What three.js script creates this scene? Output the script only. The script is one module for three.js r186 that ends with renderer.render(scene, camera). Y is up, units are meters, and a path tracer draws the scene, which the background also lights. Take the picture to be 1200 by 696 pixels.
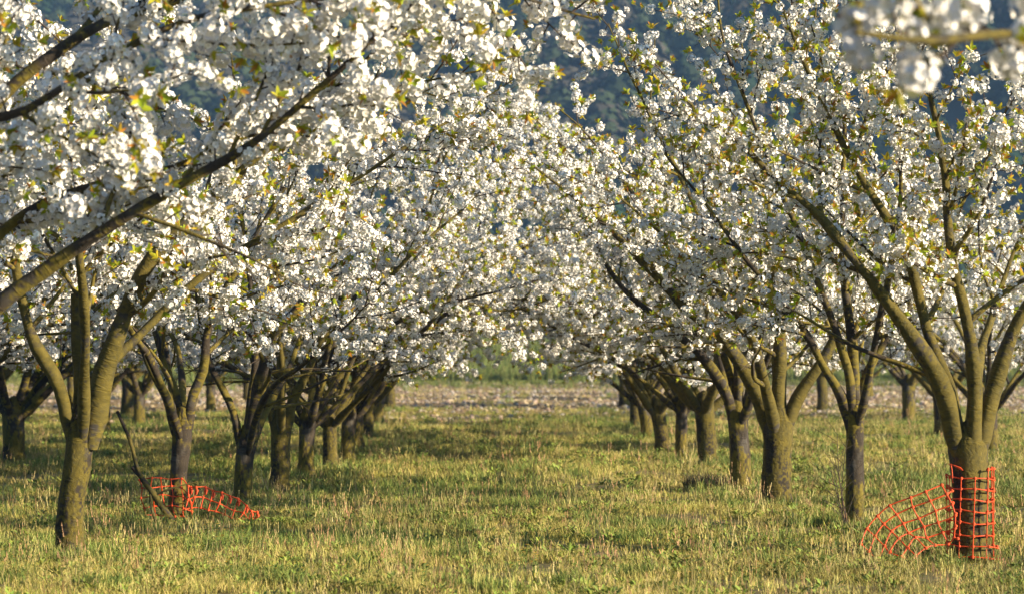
import * as THREE from 'three';
import { Sky } from 'three/addons/objects/Sky.js';

// ---------------------------------------------------------------- camera, sky, sun, exposure
const scene = new THREE.Scene();
const camera = new THREE.PerspectiveCamera(13.23, 1024 / 593, 0.1, 4000);
camera.position.set(0, 1.6, 0);
camera.lookAt(0, 1.6 + Math.tan(THREE.MathUtils.degToRad(1.28)) * 100, -100);
camera.focus = 22.5;
camera.userData.fStop = 3.0;

const sunElevation = 18.5, sunBearing = 66;          // bearing: degrees round from straight behind the camera towards +x
const sunDir = new THREE.Vector3().setFromSphericalCoords(1, THREE.MathUtils.degToRad(90 - sunElevation), THREE.MathUtils.degToRad(sunBearing));
const sky = new Sky();
sky.name = 'sky';
sky.scale.setScalar(3500);
sky.material.uniforms.sunPosition.value.copy(sunDir);
sky.material.uniforms.turbidity.value = 2.5;
sky.material.uniforms.rayleigh.value = 1.4;
sky.material.uniforms.mieCoefficient.value = 0.004;
sky.material.uniforms.mieDirectionalG.value = 0.8;
sky.userData.kind = 'structure';
scene.add(sky);
scene.environmentIntensity = 0.125;

const sun = new THREE.DirectionalLight(new THREE.Color().setRGB(1, 0.83, 0.58), 5);
sun.position.copy(sunDir).multiplyScalar(120).add(new THREE.Vector3(0, 0, -40));
sun.target.position.set(0, 0, -40);
sun.castShadow = true;
sun.shadow.mapSize.set(4096, 4096);
Object.assign(sun.shadow.camera, { left: -80, right: 80, top: 60, bottom: -60, near: 1, far: 320 });
sun.shadow.bias = -0.0005;
sun.name = 'sun';
scene.add(sun, sun.target);
scene.fog = new THREE.FogExp2(new THREE.Color().setRGB(0.30, 0.56, 1.0), 0.0003);

const renderer = new THREE.WebGLRenderer({ antialias: true });
renderer.setSize(1024, 593);
renderer.toneMapping = THREE.LinearToneMapping;
renderer.toneMappingExposure = 2.25;
renderer.outputColorSpace = THREE.SRGBColorSpace;
renderer.shadowMap.enabled = true;
renderer.shadowMap.type = THREE.PCFSoftShadowMap;

// ---------------------------------------------------------------- helpers
const V = (x = 0, y = 0, z = 0) => new THREE.Vector3(x, y, z);
const lerp = THREE.MathUtils.lerp, clamp = THREE.MathUtils.clamp, smooth = THREE.MathUtils.smoothstep;
function random(seed) {
  let a = seed >>> 0;
  return () => { a = (a + 0x6D2B79F5) >>> 0; let t = Math.imul(a ^ (a >>> 15), 1 | a); t = (t + Math.imul(t ^ (t >>> 7), 61 | t)) ^ t; return ((t ^ (t >>> 14)) >>> 0) / 4294967296; };
}
const hash2 = (x, y, s) => { let h = Math.imul(x, 374761393) ^ Math.imul(y, 668265263) ^ Math.imul(s + 11, 1274126177); h = Math.imul(h ^ (h >>> 13), 1274126177); return ((h ^ (h >>> 16)) >>> 0) / 4294967296; };
function noise2(x, y, s = 0, wrap = 0) {
  const ix = Math.floor(x), iy = Math.floor(y), fx = x - ix, fy = y - iy, u = fx * fx * (3 - 2 * fx), v = fy * fy * (3 - 2 * fy);
  const w = (n) => (wrap ? ((n % wrap) + wrap) % wrap : n);
  return lerp(lerp(hash2(w(ix), w(iy), s), hash2(w(ix + 1), w(iy), s), u), lerp(hash2(w(ix), w(iy + 1), s), hash2(w(ix + 1), w(iy + 1), s), u), v);
}
function fbm(x, y, s = 0, o = 4, wrap = 0) { let t = 0, a = 0.5, n = 0; for (let i = 0; i < o; i++) { t += a * noise2(x, y, s + i * 7, wrap); n += a; a *= 0.5; x *= 2; y *= 2; wrap *= 2; } return t / n; }
const rgb = (r, g, b) => new THREE.Color().setRGB(r, g, b);
const taken = {};
const numbered = (name) => { const k = taken[name] = (taken[name] ?? -1) + 1; return k ? `${name}_${String(k).padStart(3, '0')}` : name; };
function shade(o) { o.castShadow = true; o.receiveShadow = true; return o; }
function thing(o, name, label, category, group, kind) {
  o.name = numbered(name);
  if (kind) o.userData.kind = kind;
  if (label) o.userData.label = label;
  if (category) o.userData.category = category;
  if (group) o.userData.group = group;
  scene.add(o);
  return o;
}
function part(name, geometry, material, parent, kind) {
  const m = shade(new THREE.Mesh(geometry, material));
  m.name = name;
  if (kind) m.userData.kind = kind;
  parent.add(m);
  return m;
}
function instanced(name, geometry, material, matrices, colors, parent) {
  const m = shade(new THREE.InstancedMesh(geometry, material, matrices.length));
  matrices.forEach((x, i) => m.setMatrixAt(i, x));
  if (colors) colors.forEach((c, i) => m.setColorAt(i, c));
  m.name = name; m.userData.kind = 'stuff';
  if (parent) parent.add(m);
  return m;
}
// collects triangles
class Bag {
  constructor() { this.p = []; this.n = []; this.u = []; this.c = []; this.i = []; }
  vert(p, n, u, v, c) { this.p.push(p.x, p.y, p.z); this.n.push(n.x, n.y, n.z); this.u.push(u, v); if (c) this.c.push(c.r, c.g, c.b); return this.p.length / 3 - 1; }
  tri(a, b, c) { this.i.push(a, b, c); }
  build() {
    const { p, n, i } = this;      // wind every face the way its normals point
    for (let k = 0; k < i.length; k += 3) {
      const a = i[k] * 3, b = i[k + 1] * 3, c = i[k + 2] * 3, ux = p[b] - p[a], uy = p[b + 1] - p[a + 1], uz = p[b + 2] - p[a + 2], vx = p[c] - p[a], vy = p[c + 1] - p[a + 1], vz = p[c + 2] - p[a + 2];
      if ((uy * vz - uz * vy) * (n[a] + n[b] + n[c]) + (uz * vx - ux * vz) * (n[a + 1] + n[b + 1] + n[c + 1]) + (ux * vy - uy * vx) * (n[a + 2] + n[b + 2] + n[c + 2]) < 0) { i[k + 1] = c / 3; i[k + 2] = b / 3; }
    }
    const g = new THREE.BufferGeometry();
    g.setAttribute('position', new THREE.Float32BufferAttribute(this.p, 3));
    g.setAttribute('normal', new THREE.Float32BufferAttribute(this.n, 3));
    g.setAttribute('uv', new THREE.Float32BufferAttribute(this.u, 2));
    if (this.c.length) g.setAttribute('color', new THREE.Float32BufferAttribute(this.c, 3));
    g.setIndex(this.i);
    return g;
  }
  // a tube through points with a radius at each; uv in metres; bump(angle, index) scales the radius
  tube(pts, radii, sides, { cap = true, bump, flat = 1, u0 = 0 } = {}) {
    const n = pts.length, t = V(), side = V(), up = V(), first = this.p.length / 3;
    let prev = null, len = 0;
    for (let k = 0; k < n; k++) {
      t.subVectors(pts[Math.min(k + 1, n - 1)], pts[Math.max(k - 1, 0)]).normalize();
      if (!prev) prev = Math.abs(t.y) < 0.9 ? V(0, 1, 0) : V(1, 0, 0);
      side.crossVectors(t, prev).normalize(); up.crossVectors(side, t).normalize(); prev = up.clone();
      if (k) len += pts[k].distanceTo(pts[k - 1]);
      for (let s = 0; s <= sides; s++) {
        const a = (s / sides) * Math.PI * 2, nx = Math.cos(a), ny = Math.sin(a), r = radii[k] * (bump ? bump(a % (Math.PI * 2 - 1e-6), k) : 1);
        const d = V().addScaledVector(side, nx).addScaledVector(up, ny * flat);
        this.vert(V().copy(pts[k]).addScaledVector(d, r), d.clone().normalize(), u0 + (s / sides) * Math.PI * 2 * radii[0], len);
      }
    }
    for (let k = 0; k < n - 1; k++) for (let s = 0; s < sides; s++) {
      const a = first + k * (sides + 1) + s, b = a + sides + 1;
      this.tri(a, a + 1, b); this.tri(a + 1, b + 1, b);
    }
    if (cap) {
      const last = first + (n - 1) * (sides + 1), c = this.vert(V().copy(pts[n - 1]).addScaledVector(t, radii[n - 1] * 0.5), t.clone(), 0, len);
      for (let s = 0; s < sides; s++) this.tri(last + s, last + s + 1, c);
    }
    return this;
  }
}
function resample(pts, step) {
  const c = new THREE.CatmullRomCurve3(pts, false, 'centripetal'), n = Math.max(2, Math.round(c.getLength() / step));
  return c.getSpacedPoints(n);
}
function texture(size, fn, srgb = true) {
  const d = new Uint8Array(size * size * 4);
  for (let y = 0; y < size; y++) for (let x = 0; x < size; x++) { const c = fn(x / size, y / size), i = (y * size + x) * 4; d[i] = clamp(c[0], 0, 1) * 255; d[i + 1] = clamp(c[1], 0, 1) * 255; d[i + 2] = clamp(c[2], 0, 1) * 255; d[i + 3] = 255; }
  const t = new THREE.DataTexture(d, size, size, THREE.RGBAFormat);
  t.wrapS = t.wrapT = THREE.RepeatWrapping; t.magFilter = THREE.LinearFilter; t.minFilter = THREE.LinearMipmapLinearFilter; t.generateMipmaps = true;
  if (srgb) t.colorSpace = THREE.SRGBColorSpace;
  t.needsUpdate = true;
  return t;
}
const toSrgb = (x) => (x <= 0.0031308 ? 12.92 * x : 1.055 * Math.pow(x, 1 / 2.4) - 0.055);
const mix3 = (a, b, t) => [lerp(a[0], b[0], t), lerp(a[1], b[1], t), lerp(a[2], b[2], t)];

// ---------------------------------------------------------------- bark
function barkMaps(moss, seed) {
  const height = (u, v) => {
    const band = fbm(u * 6, v * 40, seed, 3, 0), cracks = fbm(u * 24 + band * 2, v * 8, seed + 3, 4);
    const dash = Math.max(smooth(noise2(u * 9, v * 60, seed + 5), 0.7, 0.84) * smooth(noise2(u * 5, v * 12, seed + 6), 0.35, 0.6), smooth(noise2(u * 1.6 + noise2(u * 9, v * 9, seed) * 0.3, v * 26, seed + 7), 0.78, 0.86) * smooth(noise2(u * 14, v * 6, seed + 8), 0.3, 0.5));
    return [0.75 * cracks + 0.12 * band + 0.2 * dash, dash];
  };
  const edge = (f) => (u, v) => { const b = 0.08, k = u > 1 - b ? (u - 1 + b) / b : 0, l = v > 1 - b ? (v - 1 + b) / b : 0; const m = (p, q, t) => (Array.isArray(p) ? p.map((x, i) => lerp(x, q[i], t)) : lerp(p, q, t)); const a = k ? m(f(u, v), f(u - 1, v), k) : f(u, v); return l ? m(a, k ? m(f(u, v - 1), f(u - 1, v - 1), k) : f(u, v - 1), l) : a; };
  const color = (u, v) => {
    const [h, dash] = height(u, v), g = fbm(u * 30, v * 30, seed + 9, 3);
    let c = mix3([0.022, 0.016, 0.011], [0.075, 0.055, 0.035], clamp(h * 1.3 - 0.1, 0, 1));
    c = mix3(c, [0.045, 0.033, 0.024], dash * 0.8);
    const grey = smooth(fbm(u * 4, v * 4, seed + 21, 3), 0.52, 0.66);
    c = mix3(c, [0.19, 0.175, 0.15], grey * 0.4 * (0.6 + 0.8 * (g - 0.3)));
    const m = smooth(fbm(u * 3.2, v * 2.6, seed + 31, 5) + (g - 0.5) * 0.35, 0.62 - moss * 0.35, 0.74 - moss * 0.3);
    c = mix3(c, mix3([0.10, 0.084, 0.008], [0.25, 0.19, 0.014], g * 1.4 - 0.2), m * clamp(0.6 + moss * 0.4, 0, 1));
    return c.map(toSrgb);
  };
  const t = texture(512, edge(color)), b = texture(512, (u, v) => { const h = edge((p, q) => height(p, q)[0])(u, v); return [h, h, h]; }, false);
  return { t, b };
}
function barkMaterial(name, moss, seed, tile, bump) {
  const { t, b } = barkMaps(moss, seed);
  t.repeat.set(1 / tile, 1 / tile); b.repeat.set(1 / tile, 1 / tile);
  const m = new THREE.MeshStandardMaterial({ map: t, bumpMap: b, bumpScale: bump, roughness: 0.9 });
  m.name = name;
  return m;
}
const trunkBark = [barkMaterial('mossy_bark', 0.66, 1, 0.9, 0.012), barkMaterial('mossy_bark', 0.56, 40, 0.9, 0.014)];
trunkBark[0].color.setScalar(0.78); trunkBark[1].color.setScalar(0.6);
const limbBark = [barkMaterial('limb_bark', 0.6, 80, 0.8, 0.012), barkMaterial('limb_bark', 0.3, 120, 0.8, 0.012)];
const twigBark = new THREE.MeshStandardMaterial({ color: rgb(0.06, 0.042, 0.03), roughness: 0.85 }); twigBark.name = 'twig_bark';
const deadWood = new THREE.MeshStandardMaterial({ map: limbBark[1].map, color: rgb(0.62, 0.62, 0.66), roughness: 0.9 }); deadWood.name = 'dead_wood';

// ---------------------------------------------------------------- blossom clusters and leaf tufts
const petalMaterial = new THREE.MeshPhysicalMaterial({ vertexColors: true, roughness: 1, specularIntensity: 0.03, side: THREE.DoubleSide }); petalMaterial.name = 'petals';
const leafMaterial = new THREE.MeshPhysicalMaterial({ vertexColors: true, roughness: 0.9, transmission: 0.4, thickness: 0, specularIntensity: 0.25, side: THREE.DoubleSide }); leafMaterial.name = 'young_leaves';
function frame(n, rnd) {
  const a = V(rnd() - 0.5, rnd() - 0.5, rnd() - 0.5), x = a.cross(n).normalize();
  return [x, V().crossVectors(n, x)];
}
function flower(bag, c, n, r, rnd, tone) {
  const [x, y] = frame(n, rnd), cup = 0.15 + rnd() * 0.5, white = rgb(0.89 * tone, 0.875 * tone, 0.85 * tone);
  for (let k = 0; k < 5; k++) {
    const a = (k / 5) * Math.PI * 2, d = V().addScaledVector(x, Math.cos(a)).addScaledVector(y, Math.sin(a)), s = V().addScaledVector(x, -Math.sin(a)).addScaledVector(y, Math.cos(a));
    const q = (l, w, h) => V().copy(c).addScaledVector(d, l * r).addScaledVector(s, w * r).addScaledVector(n, h * r * cup);
    const nn = V().copy(n).addScaledVector(d, -cup * 0.5).normalize();
    const v0 = bag.vert(q(0.06, 0, 0), nn, 0, 0, white), v1 = bag.vert(q(0.6, 0.52, 0.45), nn, 0, 0, white), v2 = bag.vert(q(0.97, 0.3, 0.9), nn, 0, 0, white), v3 = bag.vert(q(0.97, -0.3, 0.9), nn, 0, 0, white), v4 = bag.vert(q(0.6, -0.52, 0.4), nn, 0, 0, white);
    bag.tri(v0, v1, v4); bag.tri(v1, v2, v3); bag.tri(v1, v3, v4);
  }
  const yellow = rgb(0.55, 0.46, 0.10), ring = [0, 1, 2].map((k) => bag.vert(V().copy(c).addScaledVector(x, Math.cos(k * 2.1) * r * 0.2).addScaledVector(y, Math.sin(k * 2.1) * r * 0.2).addScaledVector(n, r * 0.16), n, 0, 0, yellow));
  bag.tri(...ring);
}
function clusterGeometry(seed, count) {
  const rnd = random(seed), bag = new Bag();
  for (let k = 0; k < count; k++) {
    const y = 1 - (k + 0.5) * (1.85 / count), a = k * 2.39996 + rnd() * 0.7, h = Math.sqrt(Math.max(0, 1 - y * y));
    const n = V(Math.cos(a) * h, y, Math.sin(a) * h), c = n.clone().multiplyScalar(0.033 + rnd() * 0.026);
    n.x += (rnd() - 0.5) * 0.8; n.y += (rnd() - 0.3) * 0.6; n.z += (rnd() - 0.5) * 0.8;
    flower(bag, c, n.normalize(), 0.0145 + rnd() * 0.004, rnd, 0.95 + rnd() * 0.06);
  }
  const stalk = rgb(0.16, 0.17, 0.03);
  for (let k = 0; k < 5; k++) {
    const a = k * 1.3, d = V(Math.cos(a) * 0.035, 0.02 + rnd() * 0.02, Math.sin(a) * 0.035), s = V(-Math.sin(a) * 0.003, 0, Math.cos(a) * 0.003), n = V(0, 1, 0);
    bag.tri(bag.vert(s, n, 0, 0, stalk), bag.vert(s.clone().negate(), n, 0, 0, stalk), bag.vert(d, n, 0, 0, stalk));
  }
  return bag.build();
}
function leaf(bag, base, dir, up, len, wid, color) {
  const side = V().crossVectors(dir, up).normalize(), n = V().crossVectors(side, dir).normalize();
  const q = (l, w, h) => V().copy(base).addScaledVector(dir, l * len).addScaledVector(side, w * wid).addScaledVector(n, h * len);
  const at = (l, w, h, s) => bag.vert(q(l, w, h), n.clone().addScaledVector(side, s * 0.45).normalize(), 0, 0, color);
  const a = at(0, 0, 0, 0), m1 = at(0.4, 0, 0.02, 0), m2 = at(0.75, 0, -0.03, 0), t = at(1, 0, -0.1, 0), l1 = at(0.4, 0.5, 0.1, -1), r1 = at(0.4, -0.5, 0.1, 1), l2 = at(0.75, 0.36, 0.04, -1), r2 = at(0.75, -0.36, 0.04, 1);
  bag.tri(a, m1, l1); bag.tri(a, r1, m1); bag.tri(l1, m1, l2); bag.tri(m1, m2, l2); bag.tri(m1, r1, m2); bag.tri(r1, r2, m2); bag.tri(l2, m2, t); bag.tri(m2, r2, t);
}
function tuftGeometry(seed, count) {
  const rnd = random(seed), bag = new Bag();
  for (let k = 0; k < count; k++) {
    const a = k * 2.4 + rnd(), lift = 0.5 + rnd() * 1.2, d = V(Math.cos(a), lift, Math.sin(a)).normalize(), w = rnd();
    const c = w < 0.2 ? rgb(0.46, 0.33, 0.03) : w < 0.27 ? rgb(0.40, 0.18, 0.03) : rgb(0.28 + rnd() * 0.14, 0.33 + rnd() * 0.08, 0.025);
    leaf(bag, V(d.x * 0.006, 0.015, d.z * 0.006), d, V(0, 1, 0), 0.032 + rnd() * 0.034, 0.015 + rnd() * 0.013, c);
  }
  return bag.build();
}
const clusters = [11, 22, 33, 44].map((s, k) => clusterGeometry(s, 22 + k * 2));
const tufts = [5, 6].map((s) => tuftGeometry(s, 8));

// ---------------------------------------------------------------- ground
const groundHeight = (x, z) => {
  const d = -z, bank = smooth(d, 146, 176) * 2.0;
  return bank + (fbm(x * 0.35 + 50, z * 0.35 + 50, 3, 3) - 0.5) * 0.14 + (fbm(x * 0.05, z * 0.05, 8, 2) - 0.5) * 0.2 * smooth(d, 30, 70);
};
const gravelShare = (x, z) => { const d = -z + (fbm(x * 0.16, z * 0.12, 91, 4) - 0.5) * 30; return smooth(d, 52, 74) * (1 - smooth(-z + (fbm(x * 0.2, 3, 92, 2) - 0.5) * 10, 142, 148)); };
const lush = (x, z) => smooth(fbm(x * 0.6 + 9, z * 0.42, 17, 4), 0.58, 0.72);
{
  const bag = new Bag(), xs = [], zs = [];
  for (let k = -48; k <= 48; k++) xs.push(Math.sign(k) * (Math.abs(k) * 0.5 + Math.pow(Math.abs(k) / 48, 4) * 1100));
  for (let z = 30, s = 0.8; z > -1900; z -= s) { zs.push(z); if (z < -70) s = Math.max(0.8, (-z - 60) * 0.07); }
  for (const z of zs) for (const x of xs) {
    const e = 0.25, n = V(groundHeight(x - e, z) - groundHeight(x + e, z), 2 * e, groundHeight(x, z - e) - groundHeight(x, z + e)).normalize();
    const g = gravelShare(x, z), l = lush(x, z);
    let c = mix3([0.95, 0.9, 0.7], [0.6, 0.8, 0.4], l);
    c = mix3(c, [1.6, 1.18, 1.08], g);
    bag.vert(V(x, groundHeight(x, z), z), n, x / 6, -z / 6, rgb(...c));
  }
  for (let j = 0; j < zs.length - 1; j++) for (let i = 0; i < xs.length - 1; i++) { const a = j * xs.length + i, b = a + xs.length; bag.tri(a, a + 1, b); bag.tri(a + 1, b + 1, b); }
  const map = texture(1024, (u, v) => {
    const a = fbm(u * 8, v * 8, 61, 4, 8), b = fbm(u * 64, v * 64, 67, 3, 64), s = smooth(noise2(u * 160, v * 160, 71, 160), 0.8, 0.9);
    let c = mix3([0.11, 0.085, 0.04], [0.20, 0.17, 0.06], clamp(a * 1.8 - 0.4, 0, 1));
    c = mix3(c, [0.10, 0.12, 0.03], smooth(b, 0.5, 0.7) * 0.7);
    c = mix3(c, [0.26, 0.21, 0.12], s * 0.6);
    return c.map(toSrgb);
  });
  const bump = texture(512, (u, v) => { const h = fbm(u * 48, v * 48, 77, 4, 48); return [h, h, h]; }, false);
  const m = new THREE.MeshStandardMaterial({ map, bumpMap: bump, bumpScale: 0.05, vertexColors: true, roughness: 1 }); m.name = 'meadow_soil';
  thing(shade(new THREE.Mesh(bag.build(), m)), 'ground', null, null, null, 'structure');
}

// ---------------------------------------------------------------- far wooded hillside
const hillHeight = (x, z) => {
  const d = -z - 480, rise = Math.pow(clamp(d / 1100, 0, 1), 0.95) * 420 * smooth(d, 0, 160);
  return 2 + rise * (0.82 + 0.36 * fbm(x * 0.0042 + 4, z * 0.0018 + 7, 55, 4)) + (x + z * 0.35) * 0.12 * smooth(d, 0, 500) + (fbm(x * 0.02, z * 0.02, 56, 3) - 0.5) * 18 * smooth(d, 0, 200);
};
{
  const bag = new Bag(), nx = 110, nz = 90;
  for (let j = 0; j <= nz; j++) for (let i = 0; i <= nx; i++) {
    const x = lerp(-900, 900, i / nx), z = lerp(-440, -1640, j / nz), e = 4, n = V(hillHeight(x - e, z) - hillHeight(x + e, z), 2 * e, hillHeight(x, z - e) - hillHeight(x, z + e)).normalize();
    bag.vert(V(x, hillHeight(x, z) - 2 * (1 - smooth(-z, 470, 520)), z), n, x / 40, z / 40);
  }
  for (let j = 0; j < nz; j++) for (let i = 0; i < nx; i++) { const a = j * (nx + 1) + i, b = a + nx + 1; bag.tri(a, a + 1, b); bag.tri(a + 1, b + 1, b); }
  const m = new THREE.MeshStandardMaterial({ color: rgb(0.045, 0.045, 0.03), roughness: 1 }); m.name = 'forest_floor';
  thing(shade(new THREE.Mesh(bag.build(), m)), 'hill', null, null, null, 'structure');

  const rnd = random(99), kinds = [];
  for (let v = 0; v < 4; v++) {      // two conifers, two round crowns, each many small leaf-clump faces
    const b = new Bag(), conifer = v < 2;
    for (let k = 0; k < 190; k++) {
      const h = rnd(), a = rnd() * 6.283, w = conifer ? (1 - h) * 0.34 + 0.03 : Math.sqrt(Math.max(0.02, 1 - Math.pow(h * 1.9 - 0.9, 2))) * 0.42;
      const r = w * (0.55 + 0.5 * rnd()), c = V(Math.cos(a) * r, 0.12 + h * 0.88, Math.sin(a) * r), n = V(Math.cos(a), 0.55 + rnd() * 0.6, Math.sin(a)).normalize(), [x, y] = frame(n, rnd), s = 0.055 + rnd() * 0.05;
      b.tri(b.vert(c.clone().addScaledVector(x, s), n, 0, 0), b.vert(c.clone().addScaledVector(x, -s * 0.5).addScaledVector(y, s), n, 0, 0), b.vert(c.clone().addScaledVector(x, -s * 0.5).addScaledVector(y, -s), n, 0, 0));
    }
    b.tube([V(0, 0, 0), V(0, 0.6, 0)], [0.03, 0.015], 4);
    kinds.push([b.build(), [], []]);
  }
  for (let k = 0; k < 15000; k++) {
    const d = 520 + Math.pow(rnd(), 0.8) * 1000, x = (rnd() - 0.5) * (d * 0.56 + 120), z = -d, bare = fbm(x * 0.012, z * 0.006, 58, 3);
    const kind = bare > 0.53 ? 2 + (rnd() < 0.5) : rnd() < 0.8 ? (rnd() < 0.5 ? 0 : 1) : 2, s = 8 + rnd() * 9;
    const c = kind < 2 ? rgb(0.022 + rnd() * 0.012, 0.045 + rnd() * 0.02, 0.022) : rnd() < 0.5 ? rgb(0.085, 0.075, 0.055) : rgb(0.05, 0.075, 0.03);
    kinds[kind][1].push(new THREE.Matrix4().compose(V(x, hillHeight(x, z) - 0.5, z), new THREE.Quaternion().setFromAxisAngle(V(0, 1, 0), rnd() * 6.28), V(s * (0.8 + rnd() * 0.5), s, s * (0.8 + rnd() * 0.5))));
    kinds[kind][2].push(c);
  }
  const fm = new THREE.MeshStandardMaterial({ roughness: 1, side: THREE.DoubleSide }); fm.name = 'forest_foliage';
  const g = new THREE.Group();
  kinds.forEach(([geo, ms, cs], k) => instanced(k < 2 ? 'conifer' : 'broadleaf', geo, fm, ms, cs, g));
  thing(g, 'forest', 'dark blue green woodland covering the far hillside', 'forest', null, 'stuff');
}

// ---------------------------------------------------------------- cherry trees
const unit = (rnd) => { const y = rnd() * 2 - 1, a = rnd() * 6.2832, h = Math.sqrt(1 - y * y); return V(Math.cos(a) * h, y, Math.sin(a) * h); };
function walk(p, dir, length, wobble, lift, rnd, step = 0.12) {
  const pts = [p.clone()], d = dir.clone().normalize(), n = Math.max(2, Math.round(length / step)), bend = unit(rnd).multiplyScalar(wobble * 0.35);
  for (let k = 0; k < n; k++) {
    d.addScaledVector(unit(rnd), wobble * 0.55).addScaledVector(bend, 1).addScaledVector(V(0, 1, 0), lift * step);
    d.normalize();
    pts.push(pts[k].clone().addScaledVector(d, length / n));
  }
  return pts;
}
const taper = (pts, r0, r1, power = 0.9) => pts.map((_, k) => lerp(r1, r0, Math.pow(1 - k / (pts.length - 1), power)));

function cherryTree({ x, d, seed, trunk = 1, r = 0.12, lean = [0, 0], limbs, tall = 5.2, reach = 3.1, density = 1, detail = 1, leafy = 0.5, low = 1.45, bloom = 1.0, bark = seed % 2, label, group, name = 'cherry_tree' }) {
  const rnd = random(seed * 7919 + 13), root = new THREE.Group(), z = -d;
  root.position.set(x, groundHeight(x, z), z);
  // trunk
  const fork = V(lean[0], trunk, lean[1]);
  const tp = resample([V(0, -0.12, 0), V(lean[0] * 0.15 + (rnd() - 0.5) * 0.03, trunk * 0.35, lean[1] * 0.2), V(lean[0] * 0.6, trunk * 0.7, lean[1] * 0.6), fork, fork.clone().add(V(lean[0] * 0.12, 0.12, 0))], 0.05);
  const k1 = rnd() * 50, tr = tp.map((p) => r * (1 + 0.34 * Math.exp(-Math.max(0, p.y) / 0.08) + 0.06 * smooth(p.y, trunk * 0.72, trunk * 0.95) - 0.05 * Math.sin(clamp(p.y / trunk, 0, 1) * 3.1) - 0.42 * smooth(p.y, trunk - 0.06, trunk + 0.1)));
  const sides = detail > 0.6 ? 22 : 12;
  part('trunk', new Bag().tube(tp, tr, sides, { bump: (a, k) => 1 + (fbm(Math.cos(a) * 1.3 + k1, Math.sin(a) * 1.3 + k * 0.16, seed, 3) - 0.5) * 0.34 + 0.16 * Math.exp(-Math.max(0, tp[k].y) / 0.07) * Math.sin(a * 4 + k1) }).build(), trunkBark[bark], root);
  // limbs: measured runs (carried on past their last point) or grown ones
  const runs = [];
  for (const L of limbs ?? []) {
    const pts = L.p.map((q) => V(...q)), n = pts.length, dir = pts[n - 1].clone().sub(pts[n - 2]).normalize();
    const start = V().copy(fork).lerp(pts[0], 0.4); start.y = Math.min(fork.y, pts[0].y) - 0.22;
    const more = walk(pts[n - 1], dir.add(V(0, 0.05, 0)), L.more ?? clamp((tall - pts[n - 1].y) * 0.9, 0.5, 2.4), 0.17, L.lift ?? 0.15, rnd, 0.16);
    runs.push({ pts: resample([start, ...pts, ...more.slice(1)], 0.12), r: L.r ?? r * 0.5, short: L.short });
  }
  const grown = limbs ? (limbs.extra ?? Math.max(0, 5 - limbs.length)) : 4 + Math.round(rnd() * 1.4);
  const turn = rnd() * 6.28;
  for (let k = 0; k < grown; k++) {
    let a = turn + (k / grown) * 6.283 + (rnd() - 0.5) * 0.5;
    if (limbs) a = (k % 2 ? 1 : -1) * (Math.PI / 2) + (rnd() - 0.5) * 0.9;      // fills in front and behind
    const out = 0.62 + rnd() * 0.5, dir = V(Math.cos(a) * out, 1, Math.sin(a) * out), len = (reach * 0.55 + tall * 0.42) * (0.8 + rnd() * 0.3);
    const start = V(fork.x + Math.cos(a) * r * 0.3, fork.y - 0.2, fork.z + Math.sin(a) * r * 0.3);
    const first = walk(start, dir, len * 0.3, 0.06, -0.1, rnd, 0.15), d2 = first[first.length - 1].clone().sub(first[first.length - 2]).normalize().add(V(Math.cos(a) * 0.25, rnd() * 0.3, Math.sin(a) * 0.25));
    runs.push({ pts: resample([...first, ...walk(first[first.length - 1], d2, len * 0.7, 0.15, 0.1 + rnd() * 0.2, rnd, 0.16).slice(1)], 0.12), r: r * (0.42 + rnd() * 0.14) });
  }
  if (!limbs) for (let k = 0; k < 2; k++) {        // two long boughs arch out across the alley, one each way
    const w = (k ? 0.8 : 1) * (x < 0 ? 1 : -1) * (k && Math.abs(x) < 4 ? -1 : 1), j = () => (rnd() - 0.5) * 0.7;
    const bow = [V(fork.x + w * 0.15, fork.y + 0.08, 0), V(w * 0.75, 1.65 + j() * 0.3, j() * 0.5), V(w * 1.6, 2.15 + j() * 0.4, j()), V(w * 2.4, 2.35 + j() * 0.6, j()), V(w * 3.2, 2.4 + j() * 0.8, j())];
    runs.push({ pts: resample([V(fork.x, fork.y - 0.2, 0), ...bow], 0.12), r: r * 0.45 });
  }
  if (!limbs) {
    const w = x < 0 ? 1 : -1, j = () => (rnd() - 0.5) * 0.6;
    runs.push({ pts: resample([V(fork.x, fork.y - 0.2, 0), V(fork.x + w * 0.1, fork.y + 0.1, 0), V(w * 0.55, 2.2, j()), V(w * 1.2 + j(), 3.2, j()), V(w * 1.9 + j(), tall * 0.8, j()), V(w * 2.5 + j(), tall * 0.93 + j() * 0.5, j())], 0.12), r: r * 0.42 });
  }
  const twigs = new Bag(), sites = [];
  const put = (p, dir, s) => { if (p.y > low + (fbm(p.x * 1.2 + seed, p.z * 1.2, 5, 2) - 0.5) * 0.7 && p.y < tall + 0.5) sites.push([p, dir, s]); };
  runs.forEach((run, li) => {
    const { pts } = run, n = pts.length - 1, radii = taper(pts, run.r, 0.008, 1.15).map((v, k) => v * (1 + 0.34 * Math.exp(-k * 0.12 / 0.22)) * (0.42 + 0.58 * smooth(k * 0.12, 0, 0.26)) * (0.88 + 0.26 * noise2(k * 0.45, li * 3.7, seed))), bag = new Bag(), phase = rnd() * 40;
    bag.tube(pts, radii, detail > 0.6 ? 10 : 7, { bump: (a, k) => 1 + (noise2(Math.cos(a) * 1.4 + phase, Math.sin(a) * 1.4 + k * 0.5, li) - 0.5) * 0.46 });
    const children = [];
    const total = n * 0.12;
    let s = total * 0.16 + rnd() * 0.1;
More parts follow.
